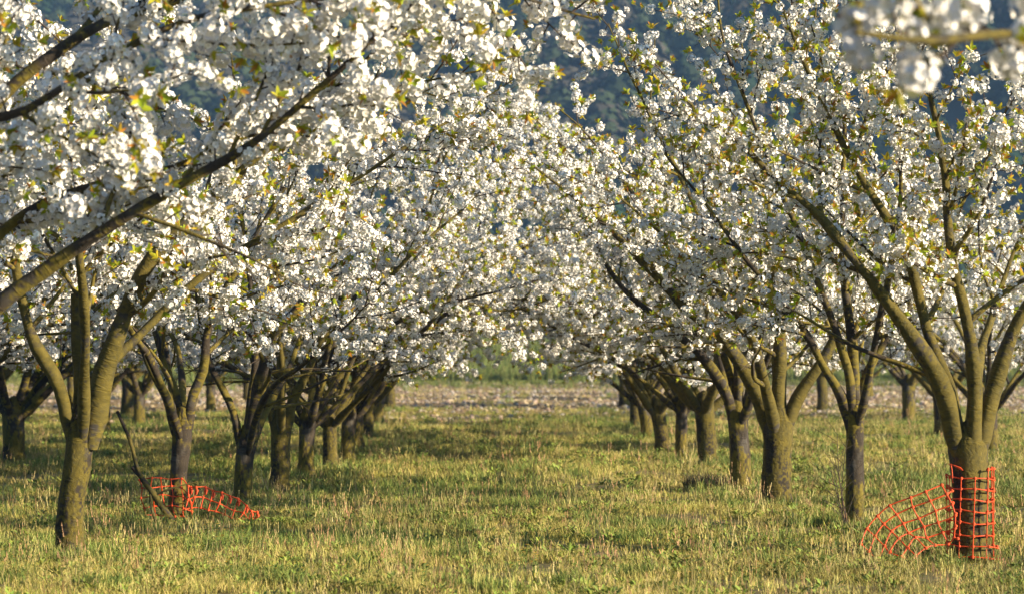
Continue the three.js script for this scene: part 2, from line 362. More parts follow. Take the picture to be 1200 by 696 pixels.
    while (s < total) {
      const t = s / total, k = Math.min(n - 1, Math.floor(t * n)), p = pts[k].clone().lerp(pts[k + 1], t * n - k), ax = pts[k + 1].clone().sub(pts[k]).normalize();
      s += (0.2 + rnd() * 0.13) / density;
      if (p.y < low - 0.1 && rnd() < 0.8) continue;
      let o = unit(rnd); o.addScaledVector(ax, -o.dot(ax)); o.normalize();
      const outward = V(p.x, 0, p.z).normalize();
      o.addScaledVector(outward, 0.35).add(V(0, t < 0.45 ? -0.05 : 0.15, 0)).normalize();
      const dir = o.multiplyScalar(0.85).addScaledVector(ax, 0.55).normalize(), len = lerp(1.75, 0.6, Math.pow(t, 0.8)) * (0.55 + rnd() * 0.6) * (run.short ?? 1) * reach / 3.1;
      if (p.y < 1.5 && dir.y < 0.15) dir.y = 0.2 + rnd() * 0.2;
      const bp = walk(p, dir, len, 0.17, t < 0.5 ? -0.12 + rnd() * 0.3 : 0.25, rnd, 0.13), br = clamp(radii[k] * 0.5, 0.007, 0.026), rr = taper(bp, br * 1.1, 0.005);
      if (detail > 0.6 && br > 0.011) { const b = new Bag().tube(bp, rr, 6); children.push(b); } else (br > 0.008 ? bag : twigs).tube(bp, rr, 4, { cap: false });
      const m = bp.length - 1;
      for (let q = 0.12 + rnd() * 0.1; q < len; q += 0.105 + rnd() * 0.06) { const j = Math.min(m - 1, Math.floor((q / len) * m)); put(bp[j].clone().lerp(bp[j + 1], (q / len) * m - j), null, 0.95); }
      for (let q = 0.1 + rnd() * 0.12; q < len; q += (0.12 + rnd() * 0.1) / density) {
        const j = Math.min(m - 1, Math.floor((q / len) * m)), b0 = bp[j].clone().lerp(bp[j + 1], (q / len) * m - j), bx = bp[j + 1].clone().sub(bp[j]).normalize();
        let w = unit(rnd); w.addScaledVector(bx, -w.dot(bx)).normalize();
        const td = w.multiplyScalar(0.8).addScaledVector(bx, 0.6).add(V(0, 0.12, 0)).normalize(), tl = (0.16 + rnd() * rnd() * 0.62) * (1 - 0.35 * (q / len));
        const tw = walk(b0, td, tl, 0.16, 0.2, rnd, 0.11);
        twigs.tube(tw, taper(tw, 0.0066, 0.003), 3, { cap: false });
        const e = tw.length - 1;
        for (let f = 0.07 + rnd() * 0.06; f < tl; f += 0.085 + rnd() * 0.055) { const g = Math.min(e - 1, Math.floor((f / tl) * e)); put(tw[g].clone().lerp(tw[g + 1], (f / tl) * e - g), null, 0.9); }
        put(tw[e].clone(), td, 0.9);
      }
      put(bp[m].clone(), dir, 1);
    }
    for (let k = Math.floor(n * 0.3); k <= n; k++) if (rnd() < 0.35 + 0.5 * smooth(k / n, 0.4, 0.7)) {      // short spurs on the limb itself
      const o = unit(rnd), e = pts[k].clone().addScaledVector(o, radii[k] + 0.03 + rnd() * 0.06);
      twigs.tube([pts[k].clone(), e], [0.007, 0.004], 4, { cap: false });
      put(e, o, 1);
    }
    const limb = part('limb', bag.build(), trunkBark[bark], root);
    for (const b of children) part('branch', b.build(), limbBark[1], limb);
  });
  part('twigs', twigs.build(), twigBark, root, 'stuff');
  // blossom and leaves
  const ms = clusters.map(() => []), cs = clusters.map(() => []), lm = tufts.map(() => []), lc = tufts.map(() => []), q = new THREE.Quaternion(), up = V(0, 1, 0);
  for (const [p, dir, size] of sites) {
    const n = (dir ? dir.clone() : unit(rnd).add(V(0, 0.25, 0))).normalize(), s = size * bloom * (0.62 + rnd() * 0.56), k = Math.floor(rnd() * clusters.length);
    q.setFromUnitVectors(up, n).multiply(new THREE.Quaternion().setFromAxisAngle(up, rnd() * 6.28));
    if (rnd() < 0.9) {
      ms[k].push(new THREE.Matrix4().compose(p.clone().addScaledVector(n, 0.02), q, V(s, s * (0.85 + rnd() * 0.35), s)));
      const w = 0.93 + rnd() * 0.07; cs[k].push(rgb(w, w * (0.985 + rnd() * 0.015), w * (0.96 + rnd() * 0.04)));
    }
    if (rnd() < leafy) {
      const j = rnd() < 0.5 ? 0 : 1, g = 0.8 + rnd() * 0.5;
      lm[j].push(new THREE.Matrix4().compose(p.clone().addScaledVector(n, 0.05 + rnd() * 0.03), q, V(1, 1, 1).multiplyScalar(0.8 + rnd() * 0.6)));
      lc[j].push(rgb(g, g * (0.9 + rnd() * 0.2), g));
    }
  }
  ms.forEach((m, k) => m.length && instanced('blossom', clusters[k], petalMaterial, m, cs[k], root));
  lm.forEach((m, k) => m.length && instanced('leaves', tufts[k], leafMaterial, m, lc[k], root));
  thing(root, name, label, 'cherry tree', group);
  root.userData.sites = undefined; delete root.userData.sites;
  return sites.length;
}

const rowA = 'cherry trees in the row with the leaning dead branch', rowB = 'cherry trees in the row with the net-wrapped trunk', outer = 'cherry trees in the outer rows';
const trees = [
  // ---- row with the leaning dead branch
  { x: -3.65, d: 15, seed: 3, bark: 0, bloom: 1.18, low: 2.3, r: 0.15, trunk: 1.05, tall: 5.3, leafy: 0.49, limbs: Object.assign([
    { p: [[0.25, 1.35, 0.1], [0.62, 1.8, 0.2], [1.15, 2.18, 0.3], [1.62, 2.46, 0.4], [2.1, 2.72, 0.45]], r: 0.055, more: 2.1, lift: 0.1 },
    { p: [[0.2, 1.7, 0.6], [0.6, 2.72, 1.3], [1.1, 2.85, 1.6], [1.4, 3.02, 1.7]], r: 0.048, more: 1.9, lift: 0.1 },
    { p: [[0.3, 1.9, -0.2], [0.75, 2.42, -0.3], [1.2, 2.6, -0.4], [1.6, 2.7, -0.5]], r: 0.05, more: 1.9 },
    { p: [[0.15, 2.0, 0], [0.6, 2.95, 0.2], [1.3, 3.5, 0.2], [2.0, 3.75, 0.1]], r: 0.065, more: 2.3, lift: -0.05 },
    { p: [[-0.3, 1.6, 0.1], [-0.9, 2.4, 0.1]], r: 0.07 }], { extra: 2 }),
    label: 'cherry tree whose mossy limbs arch in from outside, its trunk not in view' },
  { x: -3.45, d: 20, seed: 5, bloom: 1.08, low: 1.85, r: 0.109, trunk: 1.08, lean: [0.09, 0], tall: 5.1, leafy: 0.52, limbs: Object.assign([
    { p: [[-0.08, 1.33, 0.05], [-0.28, 1.7, 0.08], [-0.38, 2.1, 0.1]], r: 0.058 },
    { p: [[0.05, 1.4, -0.1], [0.02, 1.9, -0.15], [0.0, 2.5, -0.2]], r: 0.06 },
    { p: [[0.27, 1.45, 0.06], [0.42, 1.85, 0.08], [0.62, 2.3, 0.1], [1.1, 2.8, 0.1]], r: 0.085, more: 2.4 },
    { p: [[0.22, 1.42, -0.08], [0.5, 1.75, -0.3], [1.0, 2.25, -0.5], [1.7, 2.7, -0.7]], r: 0.05, more: 1.8 }], { extra: 2 }),
    label: 'cherry tree forking into three thick limbs, first before the trunk with the dead branch' },
  { x: -3.2, d: 24.6, seed: 8, low: 1.75, r: 0.088, trunk: 0.97, lean: [0.03, 0], leafy: 0.45, limbs: Object.assign([
    { p: [[-0.1, 1.16, 0.05], [-0.27, 1.48, 0.1], [-0.36, 1.75, 0.15]], r: 0.045 },
    { p: [[-0.03, 1.2, -0.08], [-0.15, 1.45, -0.15], [-0.24, 1.75, -0.2]], r: 0.042 },
    { p: [[0.13, 1.2, 0], [0.23, 1.45, 0], [0.28, 1.85, 0.05], [0.55, 2.4, 0.1]], r: 0.058, more: 2 }], { extra: 3 }),
    label: 'slim cherry tree with orange net and a leaning dead branch at its foot' },
  { x: -2.82, d: 26.7, seed: 12, low: 1.7, r: 0.1, trunk: 0.74, lean: [0.06, 0], leafy: 0.45, limbs: Object.assign([
    { p: [[-0.07, 0.95, 0.03], [-0.2, 1.25, 0.05], [-0.33, 1.5, 0.05], [-0.4, 1.8, 0]], r: 0.05 },
    { p: [[0.08, 1.1, -0.1], [0.13, 1.5, -0.15], [0.1, 2.0, -0.2]], r: 0.055 },
    { p: [[0.13, 1.0, 0.05], [0.22, 1.4, 0.08], [0.32, 1.75, 0.1], [0.7, 2.2, 0.1]], r: 0.075, more: 2.2 }], { extra: 2 }),
    label: 'cherry tree with low V fork, next beyond the netted trunk with the dead branch' },
  { x: -2.65, d: 29.1, seed: 15, low: 1.65, r: 0.112, trunk: 0.87, lean: [0.02, 0], leafy: 0.45, limbs: Object.assign([
    { p: [[0.02, 1.1, 0], [0.02, 1.5, 0], [0.0, 2.0, 0]], r: 0.06 },
    { p: [[0.15, 1.05, 0.05], [0.35, 1.45, 0.08], [0.5, 1.8, 0.1], [1.0, 2.2, 0.1]], r: 0.065, more: 1.9 },
    { p: [[-0.12, 1.05, 0.02], [-0.25, 1.4, 0]], r: 0.045 }], { extra: 2 }),
    label: 'cherry tree, second tree beyond the netted trunk with the dead branch' },
  { x: -2.65, d: 33, seed: 18, tall: 5.6, r: 0.105, trunk: 0.8, lean: [0.02, 0], low: 1.35, label: 'cherry tree, third tree beyond the netted trunk with the dead branch' },
  { x: -2.48, d: 35, seed: 21, tall: 6.0, r: 0.1, trunk: 0.75, lean: [-0.02, 0], low: 1.3, label: 'cherry tree, fourth tree beyond the netted trunk with the dead branch' },
  { x: -2.42, d: 37.5, seed: 24, tall: 6.0, r: 0.11, trunk: 0.8, lean: [0.05, 0], low: 1.3, label: 'cherry tree, fifth tree beyond the netted trunk with the dead branch' },
  { x: -2.6, d: 43, seed: 26, tall: 6.0, r: 0.12, trunk: 0.85, low: 1.25, label: 'cherry tree, sixth tree beyond the netted trunk with the dead branch' },
  { x: -2.8, d: 49, seed: 27, tall: 6.0, r: 0.13, trunk: 0.85, lean: [0.1, 0], low: 0.95, label: 'cherry tree, seventh tree beyond the netted trunk with the dead branch' },
  { x: -3.1, d: 59, seed: 30, tall: 6.0, r: 0.13, trunk: 0.9, lean: [0.1, 0], low: 0.9, label: 'cherry tree at the gravel end of the row with the leaning dead branch' },
  // ---- row with the net-wrapped trunk
  { x: 3.75, d: 10.8, seed: 33, bloom: 1.2, r: 0.15, trunk: 1.0, tall: 4.1, leafy: 0.45, reach: 3, limbs: Object.assign([
    { p: [[-0.3, 1.5, 0.5], [-1.1, 2.25, 1.4], [-1.95, 2.62, 2.6], [-2.55, 2.54, 3.3]], r: 0.05, more: 0.3, lift: 0, short: 0.32 },
    { p: [[-0.4, 1.6, 0.3], [-1.2, 2.5, 1.0], [-1.95, 2.78, 1.4]], r: 0.05, more: 0.4, lift: 0, short: 0.4 },
    { p: [[-0.1, 1.7, 0.2], [0.1, 2.6, 0.3]], r: 0.08 }, { p: [[0.4, 1.6, -0.2], [1, 2.4, -0.4]], r: 0.08 }], { extra: 1 }),
    label: 'cherry tree whose hanging blossom tips are out of focus, its trunk not in view' },
  { x: 3.58, d: 20, seed: 39, low: 1.95, r: 0.142, trunk: 0.94, lean: [-0.02, 0], tall: 5.0, leafy: 0.93, limbs: Object.assign([
    { p: [[-0.17, 1.18, 0.05], [-0.33, 1.55, 0.1], [-0.6, 1.93, 0.15], [-1.0, 2.45, 0.15], [-1.2, 2.7, 0.1], [-1.5, 2.95, 0.1]], r: 0.086, more: 1.0, lift: 0.05 },
    { p: [[-0.14, 1.3, -0.05], [-0.3, 1.75, -0.1], [-0.38, 2.05, -0.1], [-0.47, 2.4, -0.1], [-0.8, 2.95, -0.1]], r: 0.062, more: 1.8 },
    { p: [[0.02, 1.25, 0.1], [0.0, 1.57, 0.15], [-0.08, 1.97, 0.2], [-0.18, 2.4, 0.2], [-0.22, 2.95, 0.2]], r: 0.07, more: 1.6 },
    { p: [[0.14, 1.2, 0.02], [0.24, 1.5, 0.0], [0.37, 1.85, 0.0], [0.62, 2.25, 0.0]], r: 0.078, more: 2 },
    ], { extra: 1 }),
    label: 'thick-trunked cherry tree wrapped at the foot in orange plastic net' },
  { x: 3.22, d: 24, seed: 42, low: 1.8, r: 0.088, trunk: 1.1, lean: [-0.01, 0], leafy: 0.75, limbs: Object.assign([
    { p: [[-0.12, 1.2, 0.03], [-0.3, 1.5, 0.05], [-0.46, 1.8, 0.08], [-0.7, 2.1, 0.1]], r: 0.05, more: 1.8 },
    { p: [[0, 1.35, 0], [-0.03, 1.75, 0], [-0.08, 2.2, -0.05]], r: 0.058 },
    { p: [[0.1, 1.4, -0.03], [0.3, 1.76, -0.05], [0.47, 2.0, -0.05]], r: 0.045 },
    { p: [[-0.06, 1.4, 0.05], [-0.4, 2.4, 0.1], [-0.85, 3.5, 0.15], [-1.15, 4.3, 0.1]], r: 0.045, more: 0.9 }], { extra: 2 }),
    label: 'slim straight cherry tree beside the loose flap of orange net' },
  { x: 2.83, d: 27.4, seed: 45, low: 1.75, r: 0.155, tall: 5.7, trunk: 0.93, lean: [0.01, 0], leafy: 0.68, limbs: Object.assign([
    { p: [[-0.14, 1.05, 0.04], [-0.36, 1.47, 0.08], [-0.56, 1.76, 0.1], [-1.05, 2.2, 0.1]], r: 0.095, more: 2.2 },
    { p: [[0.03, 1.2, -0.03], [0.05, 1.5, -0.06], [0.05, 2.0, -0.08]], r: 0.085 },
    { p: [[0.17, 1.05, 0.02], [0.38, 1.4, 0.03], [0.52, 1.6, 0.03], [0.75, 2.1, 0.0]], r: 0.075, more: 1.8 },
    { p: [[-0.12, 1.3, -0.08], [-0.4, 2.2, -0.15], [-0.9, 3.3, -0.15], [-1.35, 4.2, -0.1]], r: 0.065, more: 1.1 }], { extra: 2 }),
    label: 'stout mossy cherry tree forking three ways, second tree beyond the net-wrapped trunk' },
  { x: 2.68, d: 30, seed: 48, low: 1.7, tall: 5.4, r: 0.125, trunk: 0.95, lean: [-0.04, 0], leafy: 0.60, limbs: Object.assign([
    { p: [[-0.15, 1.1, 0.04], [-0.42, 1.55, 0.08], [-0.8, 1.9, 0.1], [-1.3, 2.3, 0.1]], r: 0.075, more: 1.8 },
    { p: [[-0.02, 1.2, 0], [-0.05, 1.7, 0]], r: 0.06 },
    { p: [[0.1, 1.15, 0], [0.2, 1.6, -0.1]], r: 0.06 },
    { p: [[-0.1, 1.35, -0.1], [-0.5, 2.3, -0.2], [-1.1, 3.3, -0.2], [-1.7, 4.1, -0.2]], r: 0.055, more: 0.6 }], { extra: 2 }),
    label: 'mossy cherry tree beside a dark clump of dead grass' },
  { x: 2.83, d: 37, seed: 51, tall: 5.6, r: 0.14, trunk: 0.95, lean: [-0.05, 0], low: 1.4, label: 'cherry tree, next tree beyond the dark clump of dead grass' },
  { x: 2.59, d: 39, seed: 54, tall: 6.0, r: 0.092, trunk: 0.9, low: 1.35, label: 'cherry tree with dark bark, second tree beyond the dark clump of dead grass' },
  { x: 2.5, d: 42.5, seed: 57, tall: 6.0, r: 0.125, trunk: 0.8, lean: [-0.1, 0], low: 1.3, label: 'cherry tree, third tree beyond the dark clump of dead grass' },
  { x: 2.55, d: 48, seed: 60, tall: 6.0, r: 0.12, trunk: 0.8, lean: [-0.1, 0], low: 1.0, label: 'cherry tree, fourth tree beyond the dark clump of dead grass' },
  { x: 2.7, d: 56, seed: 63, tall: 6.0, r: 0.12, trunk: 0.85, low: 0.95, label: 'cherry tree, fifth tree beyond the dark clump of dead grass' },
  { x: 3.3, d: 75, seed: 66, tall: 6.0, r: 0.17, trunk: 1.0, low: 0.85, label: 'cherry tree in the gravel at the end of the row with the net-wrapped trunk' },
];
const rowsOf = (t) => (t.x < 0 ? rowA : rowB);
for (const t of trees) cherryTree({ ...t, group: rowsOf(t), detail: t.d < 32 ? 1 : 0.5 });
const outerSpots = [
  [-7.4, 38, 0.17], [-6.9, 41, 0.1], [-7.9, 49.5, 0.13], [-9.6, 64, 0.17], [-8.3, 57, 0.13], [-7.2, 32, 0.14], [-8.6, 73, 0.14], [-3.3, 69, 0.14],
  [-12.6, 55, 0.14], [-13.3, 66, 0.15], [-13.6, 79, 0.15], [-8.9, 86, 0.15],
  [7.8, 41.7, 0.11], [8.3, 49.5, 0.15], [9.3, 60, 0.16], [8.6, 71, 0.15], [13.4, 96, 0.16], [13.2, 62, 0.14], [13.6, 74, 0.15], [8.9, 86, 0.15],
];
outerSpots.forEach(([x, d, r], k) => cherryTree({ x, d, r, seed: 100 + k * 3, trunk: 0.85 + (k % 4) * 0.07, detail: 0.5, tall: 5, leafy: 0.45, low: 1.35, density: 0.9, label: d > 63 ? 'white blossoming cherry tree rooted in the gravel of the outer rows' : 'white blossoming cherry tree rooted in the grass of the outer rows', group: d > 63 ? 'cherry trees in the gravel' : outer }));
console.log('trees done');

// ---------------------------------------------------------------- grass
const grassMaterial = new THREE.MeshStandardMaterial({ vertexColors: true, roughness: 0.8, side: THREE.DoubleSide }); grassMaterial.name = 'grass_blades';
function blade(bag, x, z, h, w, a, bend, c) {
  const d = V(Math.cos(a), 0, Math.sin(a)), s = V(-d.z, 0, d.x), n = V(-d.x, 0.4, -d.z).normalize();
  const q = (t, k) => V(x, 0, z).addScaledVector(V(0, 1, 0), h * t * (1 - 0.25 * bend * t)).addScaledVector(d, h * bend * t * t).addScaledVector(s, w * k);
  const a0 = bag.vert(q(0, 1), n, 0, 0, c), a1 = bag.vert(q(0, -1), n, 0, 0, c), b0 = bag.vert(q(0.55, 0.8), n, 0, 0, c), b1 = bag.vert(q(0.55, -0.8), n, 0, 0, c), t = bag.vert(q(1, 0), n, 0, 0, c);
  bag.tri(a0, a1, b0); bag.tri(a1, b1, b0); bag.tri(b0, b1, t);
}
function grassTuft(seed, n, spread, hMin, hMax, w, bend, tones) {
  const rnd = random(seed), bag = new Bag();
  for (let k = 0; k < n; k++) { const a = rnd() * 6.283, r = Math.sqrt(rnd()) * spread; blade(bag, Math.cos(a) * r, Math.sin(a) * r, lerp(hMin, hMax, rnd() * rnd() * 0.6 + rnd() * 0.4), w * (0.7 + rnd() * 0.6), rnd() * 6.283, bend * (0.2 + rnd() * 0.9), tones[Math.floor(rnd() * tones.length)]); }
  return bag.build();
}
const straw = [rgb(0.56, 0.44, 0.17), rgb(0.47, 0.38, 0.12), rgb(0.36, 0.33, 0.075), rgb(0.27, 0.27, 0.055)];
const olive = [rgb(0.28, 0.28, 0.045), rgb(0.21, 0.25, 0.04), rgb(0.38, 0.33, 0.07)];
const green = [rgb(0.13, 0.19, 0.03), rgb(0.18, 0.23, 0.04), rgb(0.10, 0.15, 0.026), rgb(0.30, 0.29, 0.07)];
const dryTuft = [1, 2, 3].map((s) => grassTuft(s * 31, 26, 0.1, 0.025, 0.125, 0.0022, 0.7, straw));
const oliveTuft = [1, 2, 3].map((s) => grassTuft(s * 37, 32, 0.1, 0.025, 0.105, 0.0026, 0.8, olive));
const greenTuft = [1, 2].map((s) => grassTuft(s * 41, 34, 0.1, 0.04, 0.15, 0.003, 0.8, green));
function stalkTuft(seed, tone, head) {        // thin upright seed stalks
  const rnd = random(seed), bag = new Bag();
  for (let k = 0; k < 6; k++) {
    const a = rnd() * 6.283, r = rnd() * 0.07, h = 0.1 + rnd() * 0.16, p = V(Math.cos(a) * r, 0, Math.sin(a) * r), tip = p.clone().add(V((rnd() - 0.5) * 0.09, h, (rnd() - 0.5) * 0.09));
    blade(bag, p.x, p.z, h, 0.0018, rnd() * 6.28, 0.2 + rnd() * 0.3, tone);
    const n = V(1, 0.3, 1).normalize();
    for (let j = 0; j < 7; j++) { const c = p.clone().lerp(tip, 0.68 + j * 0.045), [x] = frame(n, rnd), s = 0.005; bag.tri(bag.vert(c.clone().addScaledVector(x, s), n, 0, 0, head), bag.vert(c.clone().addScaledVector(x, -s), n, 0, 0, head), bag.vert(c.clone().add(V(0, 0.016, 0)), n, 0, 0, head)); }
  }
  return bag.build();
}
const stalks = [stalkTuft(3, rgb(0.45, 0.37, 0.15), rgb(0.46, 0.37, 0.16)), stalkTuft(4, rgb(0.36, 0.24, 0.11), rgb(0.42, 0.24, 0.13)), stalkTuft(6, rgb(0.36, 0.34, 0.09), rgb(0.40, 0.36, 0.11))];
function weedGeometry(seed) {
  const rnd = random(seed), bag = new Bag();
  for (let k = 0; k < 26; k++) { const a = rnd() * 6.28, r = rnd() * 0.08, lift = 0.3 + rnd(); leaf(bag, V(Math.cos(a) * r, rnd() * 0.05, Math.sin(a) * r), V(Math.cos(a), lift, Math.sin(a)).normalize(), V(0, 1, 0), 0.025 + rnd() * 0.03, 0.012 + rnd() * 0.012, rgb(0.18 + rnd() * 0.08, 0.24 + rnd() * 0.07, 0.045)); }
  return bag.build();
}
const weeds = [1, 2].map(weedGeometry);
const footSpots = [...trees.map((t) => [t.x, -t.d]), ...outerSpots.map((t) => [t[0], -t[1]])];
{
  const rnd = random(4242), sets = { dry: dryTuft, olive: oliveTuft, green: greenTuft, stalk: stalks, weed: weeds }, out = {};
  for (const k in sets) out[k] = sets[k].map(() => [[], []]);
  const add = (kind, x, z, s, tint, tall = 1) => {
    const o = out[kind][Math.floor(rnd() * out[kind].length)];
    o[0].push(new THREE.Matrix4().compose(V(x, groundHeight(x, z) - 0.005, z), new THREE.Quaternion().setFromEuler(new THREE.Euler((rnd() - 0.5) * 0.2, rnd() * 6.28, (rnd() - 0.5) * 0.2)), V(s, s * tall, s)));
    o[1].push(tint);
  };
  const sow = (count, d0, d1, half0, half1, grow) => {
    for (let k = 0; k < count; k++) {
      const t = Math.sqrt(lerp((half0 / half1) ** 2, 1, rnd())), dd = lerp(d0, d1, (t - half0 / half1) / (1 - half0 / half1)), half = lerp(half0, half1, (dd - d0) / (d1 - d0));
      const x = (rnd() * 2 - 1) * half, z = -dd;
      if (rnd() < gravelShare(x, z) * 0.8) continue;
      let foot = 9; for (const [fx, fz] of footSpots) foot = Math.min(foot, Math.hypot(x - fx, (z - fz) * 0.7));
      const l = lush(x, z) * 0.7 + (1 - smooth(foot, 0.25, 0.8)) * 0.4, dryness = fbm(x * 0.7, z * 0.5, 23, 3), bare = fbm(x * 1.1 + 40, z * 0.8, 29, 3);
      if (bare > 0.55 && rnd() < smooth(bare, 0.53, 0.62) * 0.85) continue;
      const b = (0.7 + rnd() * 0.5) * (0.75 + 0.5 * fbm(x * 0.9, z * 0.7, 37, 3)), tint = rgb(b * (0.92 + rnd() * 0.16), b, b * 0.95), s = grow * (0.7 + rnd() * 0.6), u = rnd();
      if (u < l || fbm(x * 2.6, z * 2.2, 41, 2) > 0.76) add('green', x, z, s, tint, 0.8 + rnd() * 0.6);
      else if (rnd() < 0.07) add('stalk', x, z, s * 0.9, tint, 0.7 + rnd() * 0.6);
      else if (rnd() < 0.08) add('weed', x, z, s * 1.1, tint);
      else add(rnd() < 0.42 + (dryness - 0.3) * 2.0 ? 'dry' : 'olive', x, z, s, tint);
    }
  };
  sow(52000, 12.5, 30, 4.2, 8, 1);
  sow(46000, 30, 72, 8, 20, 1.35);
  sow(9000, 66, 148, 16, 34, 2);
  const g = new THREE.Group(), nm = { dry: 'dry_grass', olive: 'grass', green: 'lush_grass', stalk: 'seed_stalks', weed: 'weeds' };
  for (const k in out) out[k].forEach(([m, c], i) => m.length && instanced(nm[k], sets[k][i], grassMaterial, m, c, g));
  thing(g, 'grass', 'low straw and green meadow grass carpeting the orchard floor', 'grass', null, 'stuff');
  // tall green growth on the bank beyond the gravel
  const tallTuft = [1, 2, 3].map((s) => grassTuft(s * 53, 26, 0.35, 0.35, 1.1, 0.016, 0.5, [rgb(0.18, 0.25, 0.05), rgb(0.24, 0.29, 0.06), rgb(0.32, 0.31, 0.09), rgb(0.12, 0.18, 0.035)]));
  const tm = tallTuft.map(() => [[], []]);
  for (let k = 0; k < 11000; k++) {
    const dd = (rnd() < 0.12 ? 126 + rnd() * 20 : 143 + Math.pow(rnd(), 1.3) * 37) + (fbm(k * 0.37, 2, 3, 2) - 0.5) * 6, x = (rnd() * 2 - 1) * 42, z = -dd, o = tm[k % 3], b = 0.55 + rnd() * 0.5, s = dd < 143 ? 0.35 : 0.6 + rnd() * 0.7 + fbm(x * 0.3, z * 0.3, 6, 2) * 0.6;
    o[0].push(new THREE.Matrix4().compose(V(x, groundHeight(x, z) - 0.02, z), new THREE.Quaternion().setFromAxisAngle(V(0, 1, 0), rnd() * 6.28), V(1, s, 1)));
    o[1].push(rgb(b, b, b));
  }
  const g2 = new THREE.Group();
  tm.forEach(([m, c], i) => instanced('tall_grass', tallTuft[i], grassMaterial, m, c, g2));
  thing(g2, 'bank_grass', 'tall fresh green grass on the bank beyond the gravel', 'grass', null, 'stuff');
  // gravel
  const stone = (seed) => { const q = random(seed), s = new THREE.IcosahedronGeometry(1, 1), p = s.attributes.position; for (let i = 0; i < p.count; i++) { const f = 0.75 + 0.45 * hash2(Math.round(p.getX(i) * 50), Math.round(p.getY(i) * 50) + Math.round(p.getZ(i) * 50) * 131, seed); p.setXYZ(i, p.getX(i) * f, p.getY(i) * f * 0.6, p.getZ(i) * f); } q(); s.computeVertexNormals(); return s; };
  const stones = [stone(1), stone(2)], sm = stones.map(() => [[], []]);
  for (let k = 0; k < 38000; k++) {
    const dd = 56 + Math.pow(rnd(), 1.1) * 92, x = (rnd() * 2 - 1) * (4 + dd * 0.22), z = -dd;
    if (rnd() > gravelShare(x, z) * (0.35 + 0.9 * fbm(x * 0.5, z * 0.22, 33, 3))) continue;
    const s = 0.018 + Math.pow(rnd(), 3) * 0.075, o = sm[k % 2], b = 0.5 + rnd() * 0.75, w = rnd();
    o[0].push(new THREE.Matrix4().compose(V(x, groundHeight(x, z) + s * 0.2, z), new THREE.Quaternion().setFromEuler(new THREE.Euler(rnd() * 0.6, rnd() * 6, rnd() * 0.6)), V(s * (0.8 + rnd() * 0.6), s, s)));
    o[1].push(w < 0.3 ? rgb(0.40 * b, 0.29 * b, 0.22 * b) : w < 0.6 ? rgb(0.40 * b, 0.35 * b, 0.30 * b) : rgb(0.45 * b, 0.36 * b, 0.22 * b));
  }
  const gm = new THREE.MeshStandardMaterial({ roughness: 0.95 }); gm.name = 'stone';
  const g3 = new THREE.Group();
  sm.forEach(([m, c], i) => instanced('stones', stones[i], gm, m, c, g3));
  thing(g3, 'gravel', 'pale pinkish stones scattered over the bare ground beyond the grass', 'gravel', null, 'stuff');
}

